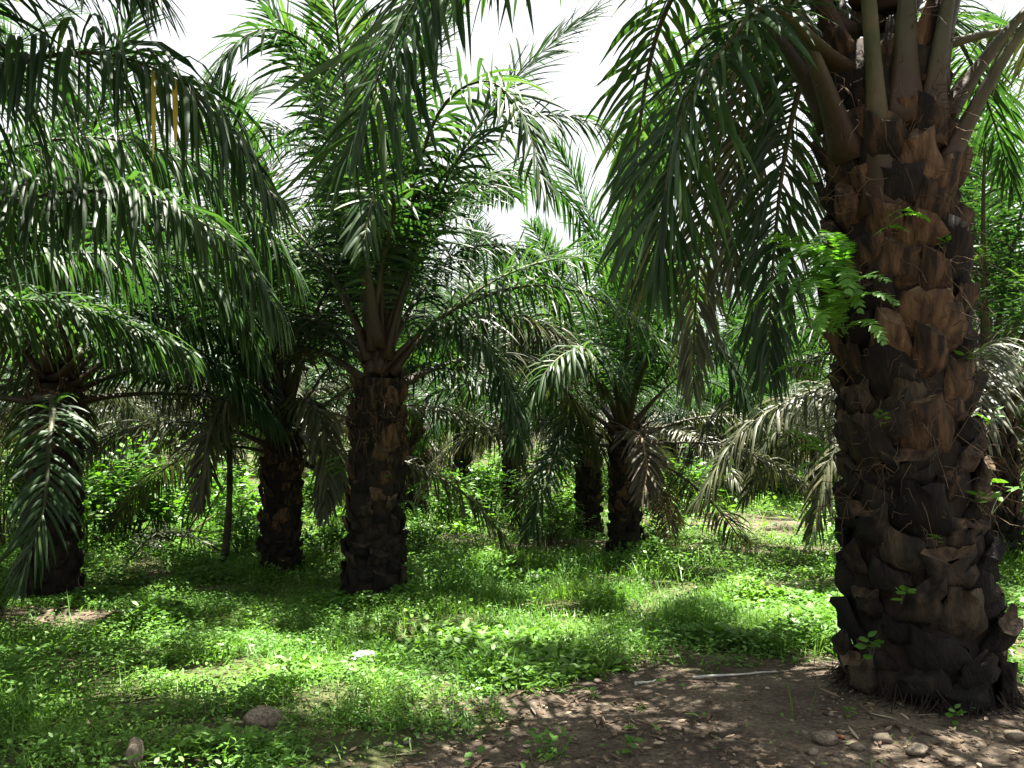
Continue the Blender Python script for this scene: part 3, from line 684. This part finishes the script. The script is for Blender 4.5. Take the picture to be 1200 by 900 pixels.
def leafy_mesh(seed, n, h, ll, lw, spread):
    """small weed: stems with ovate leaves; returns stem mesh, leaf mesh"""
    g = np.random.default_rng(seed); st = []; P, D, N, L, W = [], [], [], [], []
    for i in range(n):
        a = g.uniform(0, 6.28); tip = np.array([math.cos(a) * spread * g.uniform(.2, 1), math.sin(a) * spread * g.uniform(.2, 1), h * g.uniform(.6, 1)])
        u = np.linspace(0, 1, 5)[:, None]
        pts = tip * u * np.array([1, 1, 1]) + np.array([0, 0, .25 * h]) * (u - u ** 2) + g.normal(0, .02 * h, (5, 3)) * u
        st.append(tube(pts, np.linspace(.006, .002, 5) * (h / .4), 4, cap=False))
        for k in range(max(3, int(9 * h / .5))):
            t = g.uniform(.3, 1); p = np.array([np.interp(t, u[:, 0], pts[:, c]) for c in range(3)])
            aa = g.uniform(0, 6.28); P.append(p); D.append([math.cos(aa), math.sin(aa), g.uniform(-.1, .7)]); N.append(g.normal(0, .3, 3) + [0, 0, 1]); L.append(ll * g.uniform(.6, 1.2)); W.append(lw * g.uniform(.7, 1.2))
    V, F = join(st); sm = mesh_np('stem', V, F, [M['stem']])
    v, ff, ids = blades(P, D, N, np.array(L), np.array(W), .5, [.15, .85, 1, .7, .04], fold=.2)
    lm = mesh_np('leaves', v, ff, [M['shrub']], tint=g.random(len(P))[ids])
    return sm, lm
SEEDLING = [leafy_mesh(200 + i, 3, .12, .07, .038, .07) for i in range(3)]
TRAIL = [leafy_mesh(210 + i, 5, .22, .09, .035, .16) for i in range(3)]
def plant(name, loc, meshes, s, label, cat, group, rz=0):
    o = link(name, None); o.location = loc; o.rotation_euler = (0, 0, rz); o.scale = (s, s, s); tag(o, label, cat, group)
    link('stem', meshes[0], o); l = link('leaves', meshes[1], o); l['kind'] = 'stuff'
    return o
for i, (px, py, dy, s, lab) in enumerate((
        (1022, 775, -.47, 1.0, 'bright leafy sprig on the foot of the huge trunk'), (1056, 708, -.47, .9, 'small leafy sprig above the bright one on the huge trunk'),
        (1150, 600, -.42, .9, 'leafy sprig on the right side of the huge trunk'), (1032, 500, -.45, .6, 'tiny sprig at mid height on the huge trunk'),
        (1098, 640, -.48, .6, 'thin sprig beside bare runners on the huge trunk'), (1140, 430, -.38, .8, 'dark leafy sprig on the upper right of the huge trunk'),
        (1108, 295, -.42, .6, 'pale shoot below the long stubs of the huge trunk'))):
    plant('sprig', at(px, py, ty + dy), SEEDLING[i % 3], s * 1.35, lab, 'plant', 'sprigs rooted in the trunk', i)
for i, (px, py, s, lab) in enumerate(((1122, 853, .9, 'bright seedling on the soil right of the stones'), (992, 846, .7, 'pale seedling at the left foot of the huge trunk'), (975, 790, 1.3, 'shaded leafy weed beside the huge trunk base'),
                                      (640, 885, .9, 'lone seedling on the sunlit soil'), (735, 885, 1.0, 'thin-leaved seedling on the sandy soil'))):
    plant('seedling', gp(px, py), SEEDLING[i % 3], s, lab, 'plant', 'seedlings on the bare soil', i * 2)
for i, (px, py, d, s, lab) in enumerate(((1150, 300, 6.2, .9, 'lime green climber leaves at the right edge of the trunk'), (1150, 345, 6.2, .9, 'lime green climber leaves lower down the trunk edge'), (1152, 500, 6.4, 1.2, 'leafy climber at the right behind the trunk'), (1160, 590, 6.6, 1.5, 'leafy climber low behind the trunk at the right'))):
    plant('climber', at(px, py, d) - Vector((0, 0, .1)), TRAIL[i % 3], s, lab, 'plant', 'climbers right of the huge trunk', i)

# shrubs of the undergrowth
def shrub_meshes(seed, n_stem, h, rad, n_leaf, ll, lw):
    g = np.random.default_rng(seed); st = []; P, D, N, L, W = [], [], [], [], []
    for i in range(n_stem):
        a = g.uniform(0, 6.28); q = g.uniform(.1, 1)
        tip = np.array([math.cos(a) * rad * q, math.sin(a) * rad * q, h * g.uniform(.55, 1.05) * (1 - .35 * q)])
        u = np.linspace(0, 1, 6)[:, None]
        root = np.array([math.cos(a), math.sin(a), 0]) * rad * .25 * g.random()
        pts = root + (tip - root) * u + np.array([0, 0, .3 * h]) * (u - u ** 2) + g.normal(0, .03 * h, (6, 3)) * u
        st.append(tube(pts, np.linspace(.012, .003, 6), 4, cap=False))
        for k in range(n_leaf // n_stem):
            t = g.uniform(.2, 1) ** .7; p = np.array([np.interp(t, u[:, 0], pts[:, c]) for c in range(3)]) + g.normal(0, .07 * h, 3)
            p[2] = max(p[2], .02)
            d = g.normal(0, 1, 3); d[2] = abs(d[2]) * .5 - .1
            P.append(p); D.append(d); N.append(g.normal(0, .4, 3) + [0, 0, 1]); L.append(ll * g.uniform(.6, 1.3)); W.append(lw * g.uniform(.7, 1.2))
    V, F = join(st); sm = mesh_np('stem', V, F, [M['stem']])
    v, ff, ids = blades(P, D, N, np.array(L), np.array(W), .5, [.15, .9, .8, .05], fold=.2)
    return sm, mesh_np('leaves', v, ff, [M['shrub']], tint=g.random(len(P))[ids])
SHRUB = [shrub_meshes(300 + i, 16 + 4 * i, .9 + .12 * i, .75 + .1 * i, 900, .10 + .01 * i, .045) for i in range(4)]
shrubs = [(100, 645, 1.5, 'bright green shrub right of the left edge palm'), (150, 641, 1.7, 'taller bright shrub left of the shaded palm'), (205, 640, 1.5, 'sunny shrub beside the pale fallen frond'), (15, 650, 1.5, 'shrub at the left border behind the palm'),
          (490, 650, .7, 'low shrub right behind the middle palm'), (530, 622, 1.1, 'shrub in front of the low hidden palm'), (570, 616, 1.2, 'shrub left of the slim dark palm'), (640, 640, .75, 'leafy hump of weeds in the clearing centre'),
          (665, 618, 1.0, 'bright shrub behind the sunny frond tip'), (780, 618, 1.1, 'sunny shrub right of the dark centre trunk'), (812, 606, 1.3, 'bright shrub left of the bare track'), (1185, 660, 1.0, 'shrub at the right border behind the trunk'),
          (380, 655, .8, 'shrub between the shaded palm and the middle palm'), (285, 655, .9, 'shrub left of the shaded palm trunk')]
for i, (px, py, s, lab) in enumerate(shrubs):
    plant('shrub', gp(px, py), SHRUB[i % 4], s, lab, 'shrub', 'shrubs of the undergrowth', i * 1.3)
def undergrowth():
    g = np.random.default_rng(99); P = []
    for i in range(75):
        y = g.uniform(15, 40); x = g.uniform(-.75, .75) * y
        if (4 < x < 8 and y < 22) or bare(x, y) > .4: continue
        h = g.uniform(.5, 1.3); rad = h * g.uniform(.6, 1.0); m = 650
        q = g.normal(0, 1, (m, 3)); q = unit(q) * g.uniform(.35, 1.05, (m, 1)) ** .5 * (1 + .3 * np.sin(q[:, :1] * 3))
        P.append(np.stack([x + q[:, 0] * rad, y + q[:, 1] * rad, float(gh(x, y)) + np.abs(q[:, 2]) * h], 1))
    P = np.concatenate(P); m = len(P)
    D = g.normal(0, 1, (m, 3)); D[:, 2] = np.abs(D[:, 2]) * .5 - .1; N = g.normal(0, .4, (m, 3)) + [0, 0, 1]
    v, ff, ids = blades(P, D, N, g.uniform(.10, .24, m), g.uniform(.05, .10, m), .5, [.2, 1, .05])
    tag(link('undergrowth', mesh_np('undergrowth', v, ff, [M['shrub']], tint=g.random(m)[ids])), 'mass of leafy undergrowth beneath the far palms', 'undergrowth', kind='stuff')
undergrowth()
# tall hedge-like thicket closing the view
def thicket():
    g = np.random.default_rng(5); m = 60000
    x = g.uniform(-60, 60, m); y = 44 + g.normal(0, 2.5, m) + np.abs(x) * -.12
    hmax = 4.2 + 3.0 * vnoise(x, y * 0, 4, 8) + 1.5 * vnoise(x, y * 0, 1.3, 9)
    z = gh(x, y) + hmax * g.random(m) ** .8
    P = np.stack([x, y, z], 1); D = g.normal(0, 1, (m, 3)); D[:, 2] *= .5; N = g.normal(0, .5, (m, 3)) + [0, 0, 1]
    v, ff, ids = blades(P, D, N, g.uniform(.25, .6, m), g.uniform(.1, .22, m), .6, [.2, 1, .05])
    tag(link('thicket', mesh_np('thicket', v, ff, [M['shrub']], tint=g.random(m)[ids])), 'dense green thicket closing off the plantation', 'thicket', kind='stuff')
thicket()

# thin young trunk and frond debris
def sapling(p, h, label):
    o = link('sapling', None); o.location = p; tag(o, label, 'sapling')
    u = np.linspace(0, 1, 10); pts = np.stack([.05 * np.sin(u * 3), .03 * np.sin(u * 5), u * h], 1); pts[0, 2] = -.05
    V, F = tube(pts, np.linspace(.055, .025, 10), 8); link('trunk', mesh_np('trunk', V, F, [M['bark']], smooth_f=True), o)
    for i in range(4):
        l = link('leaves', SHRUB[i][1], o); l.location = (0.1 * (i - 1.5), .1 * (i % 2), h - .9 + .1 * i); l.scale = (.6, .6, .6); l['kind'] = 'stuff'
sapling(gp(262, 664), 2.3, 'thin dark young trunk left of the shaded palm')
def fallen(px0, py0, px1, py1, rise, L, key, pet, label, seed):
    a, c = gp(px0, py0), gp(px1, py1); o = link('fallen_frond', None); o.location = a; tag(o, label, 'frond', 'fallen fronds on the ground')
    m1 = a.lerp(c, .35) + Vector((0, 0, rise)); m2 = a.lerp(c, .7) + Vector((0, 0, rise * .7))
    pts, LL = catmull([a + Vector((0, 0, .03)), m1, m2, c + Vector((0, 0, .05))], 24); pts = pts - np.array(a)
    (rv, rf), lf = frond_geo(pts, LL, 60, L, .03, .8, seed, start=.15, base_w=.03)
    v, ff, ids = blades(*lf, LEAF_PROF, fold=.35)
    gz = gh(v[:, 0] + a.x, v[:, 1] + a.y) - a.z + .01; v[:, 2] = np.maximum(v[:, 2], gz + .004 * np.random.default_rng(seed).random(len(v)))
    link('stalk', mesh_np('stalk', rv, rf, [M[pet]], smooth_f=True), o); l = link('leaflets', mesh_np('leaflets', v, ff, [M[key]], tint=np.random.default_rng(seed).random(len(lf[0]))[ids]), o); l['kind'] = 'stuff'
fallen(140, 668, 262, 652, .45, .5, 'old_leaf', 'petiole', 'grey green fallen frond arched over the weeds at the left', 1)
fallen(470, 640, 590, 632, .12, .4, 'dry_leaf', 'dry_petiole', 'brown fallen frond at the back behind the middle palm', 2)
fallen(640, 648, 700, 640, .10, .35, 'dry_leaf', 'dry_petiole', 'brown fallen frond beside the dark trunk right of centre', 3)

# ------------------------------------------------------------------ ground cover
CLEAR = [(*gp(428, 776)[:2], .11), (*gp(308, 850)[:2], .13), (*gp(158, 897)[:2], .09)]
def cover():
    Vs, Fs, Ts, off = [], [], [], 0
    bands = [(2.6, 6.0, 130000, .8), (6.0, 9.5, 210000, .9), (9.5, 15, 210000, 1.2), (15, 28, 90000, 2.1)]
    for bi, (y0, y1, m, s) in enumerate(bands):
        g = np.random.default_rng(70 + bi)
        y = np.sqrt(g.uniform(y0 ** 2, y1 ** 2, m)); x = g.uniform(-.72, .72, m) * y
        # cluster the leaves into plants
        bb = bare(x, y)
        dens = .10 + .90 * smooth(.28, .62, vnoise(x, y, .35, 11) * .5 + vnoise(x, y, 1.3, 12) * .5)
        keep = g.random(m) < (1 - np.clip(bb * 1.02, 0, 1)) ** 1.3 * dens + .003
        for qx, qy, qr in CLEAR: keep &= np.hypot(x - qx, y - qy + .06) > qr
        x, y = x[keep], y[keep]; m = len(x)
        cl = vnoise(x, y, 1.6, 13)
        grass = g.random(m) < smooth(.4, .65, cl) * .45 + .10
        hgt = (.3 + 1.9 * vnoise(x, y, .42, 14) ** 2.2 + .8 * vnoise(x, y, 2.5, 15) ** 1.5) * s
        a = g.uniform(0, 2 * np.pi, m); el = np.where(grass, g.uniform(.5, 1.35, m), g.uniform(-.1, .6, m))
        z = gh(x, y) + np.where(grass, 0, g.random(m) ** 1.2 * .14 * hgt)
        P = np.stack([x, y, z], 1); D = np.stack([np.cos(a) * np.cos(el), np.sin(a) * np.cos(el), np.sin(el)], 1)
        N = np.where(grass[:, None], np.stack([-np.cos(a), -np.sin(a), np.full(m, .6)], 1), np.array([0, 0, 1.0]) + g.normal(0, .35, (m, 3)))
        L = np.where(grass, g.uniform(.07, .2, m) * hgt, g.uniform(.018, .05, m) ** 1.0 * (.7 + .6 * vnoise(x, y, .3, 31) + 1.1 * smooth(.62, .75, vnoise(x, y, .8, 32))) * s)
        W = np.where(grass, g.uniform(.006, .011, m) * s, L * g.uniform(.4, .62, m))
        bend = np.where(grass, g.uniform(.2, 1.5, m), g.uniform(0, .9, m))
        v, ff, ids = blades(P, D, N, L, W, bend, [.45, 1, .06])
        Vs.append(v); Fs.append(ff[0] + off); off += len(v)
        t = np.clip(.25 + .5 * vnoise(x, y, .6, 16) + g.normal(0, .16, m) , 0, 1)
        Ts.append(t[ids])
    me = mesh_np('weeds', np.concatenate(Vs), [np.concatenate(Fs)], [M['weed']], tint=np.concatenate(Ts))
    tag(link('ground_weeds', me), 'bright green grass and low weeds covering the clearing', 'weeds', kind='stuff')
cover()

def litter():
    g = np.random.default_rng(80); m = 70000
    y = np.sqrt(g.uniform(2.8 ** 2, 17 ** 2, m)); x = g.uniform(-.7, .7, m) * y
    bb = bare(x, y); keep = g.random(m) < (.05 + bb * .62 * smooth(.2, .6, vnoise(x, y, .6, 21)))
    x, y = x[keep], y[keep]; m = len(x); a = g.uniform(0, 6.28, m)
    P = np.stack([x, y, gh(x, y) + g.uniform(.004, .02, m)], 1)
    D = np.stack([np.cos(a), np.sin(a), g.uniform(-.05, .22, m)], 1); N = np.array([0, 0, 1.0]) + g.normal(0, .3, (m, 3))
    L = np.where(g.random(m) < .12, g.uniform(.08, .2, m), g.uniform(.02, .07, m)); W = np.clip(L * g.uniform(.2, .6, m), .004, .022)
    v, ff, ids = blades(P, D, N, L, W, g.uniform(-.1, .3, m), [.4, 1, .8, .1])
    tag(link('leaf_litter', mesh_np('leaf_litter', v, ff, [M['litter']], tint=g.random(m)[ids])), 'dry brown leaf scraps strewn over the bare soil', 'leaf litter', kind='stuff')
litter()

# ------------------------------------------------------------------ stones and strewn things
import bmesh
def stone_mesh(seed, name='stone', mat='stone', flat=.6, rough=.16, sub=3):
    bm = bmesh.new(); bmesh.ops.create_icosphere(bm, subdivisions=sub, radius=1)
    r = random.Random(seed); ax = [(Vector((r.gauss(0, 1), r.gauss(0, 1), r.gauss(0, 1))).normalized(), r.uniform(.62, .95)) for _ in range(9)]
    from mathutils import noise
    for v in bm.verts:
        d = v.co.normalized(); k = 1.0
        for n_, c in ax:
            q = d.dot(n_)
            if q > c * .9: k = min(k, c / max(q, .01))
        v.co = d * k * (1 + rough * noise.noise(d * 2.2 + Vector((seed, 0, 0))) + .05 * noise.noise(d * 7 + Vector((seed, 3, 0)))); v.co.z *= flat
    me = bpy.data.meshes.new(name); bm.to_mesh(me); bm.free(); me.materials.append(M[mat])
    for p in me.polygons: p.use_smooth = True
    return me
def put(name, me, loc, s, rz, label, cat, group=None, sink=.25):
    o = link(name, me); o.location = loc; o.rotation_euler = (0, 0, rz)
    o.scale = s if hasattr(s, '__len__') else (s, s, s); o.location.z += o.scale[2] * (.6 - sink)
    return tag(o, label, cat, group)
put('rock', stone_mesh(1, 'rock', flat=.75), gp(308, 850), (.105, .09, .09), .3, 'rounded tan rock lying in the grass', 'rock', sink=.15)
put('rock', stone_mesh(2, 'rock', flat=1.3, rough=.3), gp(158, 897), (.05, .04, .06), 1.0, 'pointed grey rock poking up at the bottom edge', 'rock', sink=.1)
put('rock', stone_mesh(3, 'rock', flat=.6), gp(725, 780), (.07, .06, .06), 1.0, 'dark rock where the grass meets the bare soil', 'rock')
for i, (px, py, s, lab) in enumerate(((968, 872, .085, 'largest pale stone at the foot of the huge trunk'), (952, 885, .04, 'small stone left of the largest pale stone'), (1005, 880, .05, 'stone just right of the largest pale stone'), (1035, 872, .06, 'flat stone among the roots'),
                                      (1075, 885, .07, 'pale flat stone near the bottom edge below the trunk'), (700, 803, .035, 'pale stone on the shaded soil'),
                                      (455, 875, .03, 'stone at the edge of the grass near the bottom'), (478, 872, .03, 'darker stone beside the grass edge stone'), (1190, 868, .07, 'pale stone at the right border'), (985, 862, .025, 'pebble above the largest pale stone'), (1060, 862, .03, 'pebble against the trunk roots'))):
    put('stone', stone_mesh(10 + i, sub=2), gp(px, py), (s, s * .8, s * .8), i, lab, 'stone', 'stones at the foot of the trunk')
put('stone', stone_mesh(40, mat='brick_stone', sub=2), gp(985, 868), .025, 1, 'small reddish stone among the pale ones', 'stone', 'stones at the foot of the trunk')

def crumpled():
    bm = bmesh.new(); bmesh.ops.create_icosphere(bm, subdivisions=3, radius=1)
    from mathutils import noise
    for v in bm.verts:
        d = v.co.copy(); v.co = d * (1 + .45 * noise.noise(d * 2.5) + .25 * noise.noise(d * 6)); v.co.z *= .5
    me = bpy.data.meshes.new('plastic_scrap'); bm.to_mesh(me); bm.free(); me.materials.append(M['plastic']); return me
put('plastic_scrap', crumpled(), gp(428, 776), (.085, .06, .08), .2, 'crumpled white plastic scrap lying in the grass', 'litter', sink=-.1)
def stick(name, p0, p1, r, label, seed, mat='pale_stick', cat='stick'):
    g = np.random.default_rng(seed); u = np.linspace(0, 1, 8)[:, None]
    a, c = np.array(p0), np.array(p1); pts = a + (c - a) * u + g.normal(0, .008, (8, 3)); pts[:, 2] = gh(pts[:, 0], pts[:, 1]) + r * 1.2 + g.uniform(0, .006, 8)
    V, F = tube(pts - a, r * np.linspace(1, .45, 8), 7)
    o = link(name, mesh_np(name, V, F, [M[mat]], smooth_f=True)); o.location = p0; tag(o, label, cat)
stick('stick', gp(812, 802), gp(925, 795), .009, 'long pale stick lying on the shaded soil', 1)
stick('stick', gp(745, 808), gp(768, 804), .010, 'short white stick left of the long pale one', 2)

def clods():
    """crumbs of soil and gravel on the bare ground"""
    g = np.random.default_rng(90); m = 5200
    y = np.sqrt(g.uniform(2.9 ** 2, 7.5 ** 2, m)); x = g.uniform(-.3, .7, m) * y
    keep = (bare(x, y) > .45) & (vnoise(x, y, .5, 41) > .35 * g.random(m)); x, y = x[keep], y[keep]; m = len(x)
    o = np.array([[1, 0, 0], [-1, 0, 0], [0, 1, 0], [0, -1, 0], [0, 0, 1], [0, 0, -1], [.7, .6, .5], [-.6, .6, -.2]], float)[:6]
    sz = g.uniform(.003, .009, m) + .016 * g.random(m) ** 6
    V = o[None] * sz[:, None, None] * g.uniform(.6, 1.3, (m, 6, 3)); V[..., 2] *= .7
    V += np.stack([x, y, gh(x, y) + sz * .2], 1)[:, None]
    t = np.array([[0, 2, 4], [2, 1, 4], [1, 3, 4], [3, 0, 4], [2, 0, 5], [1, 2, 5], [3, 1, 5], [0, 3, 5]])
    F = (np.arange(m)[:, None, None] * 6 + t[None]).reshape(-1, 3)
    tag(link('soil_crumbs', mesh_np('soil_crumbs', V.reshape(-1, 3), [F], [M['crumb']])), 'crumbs of earth and grit on the bare soil', 'soil', kind='stuff')
clods()
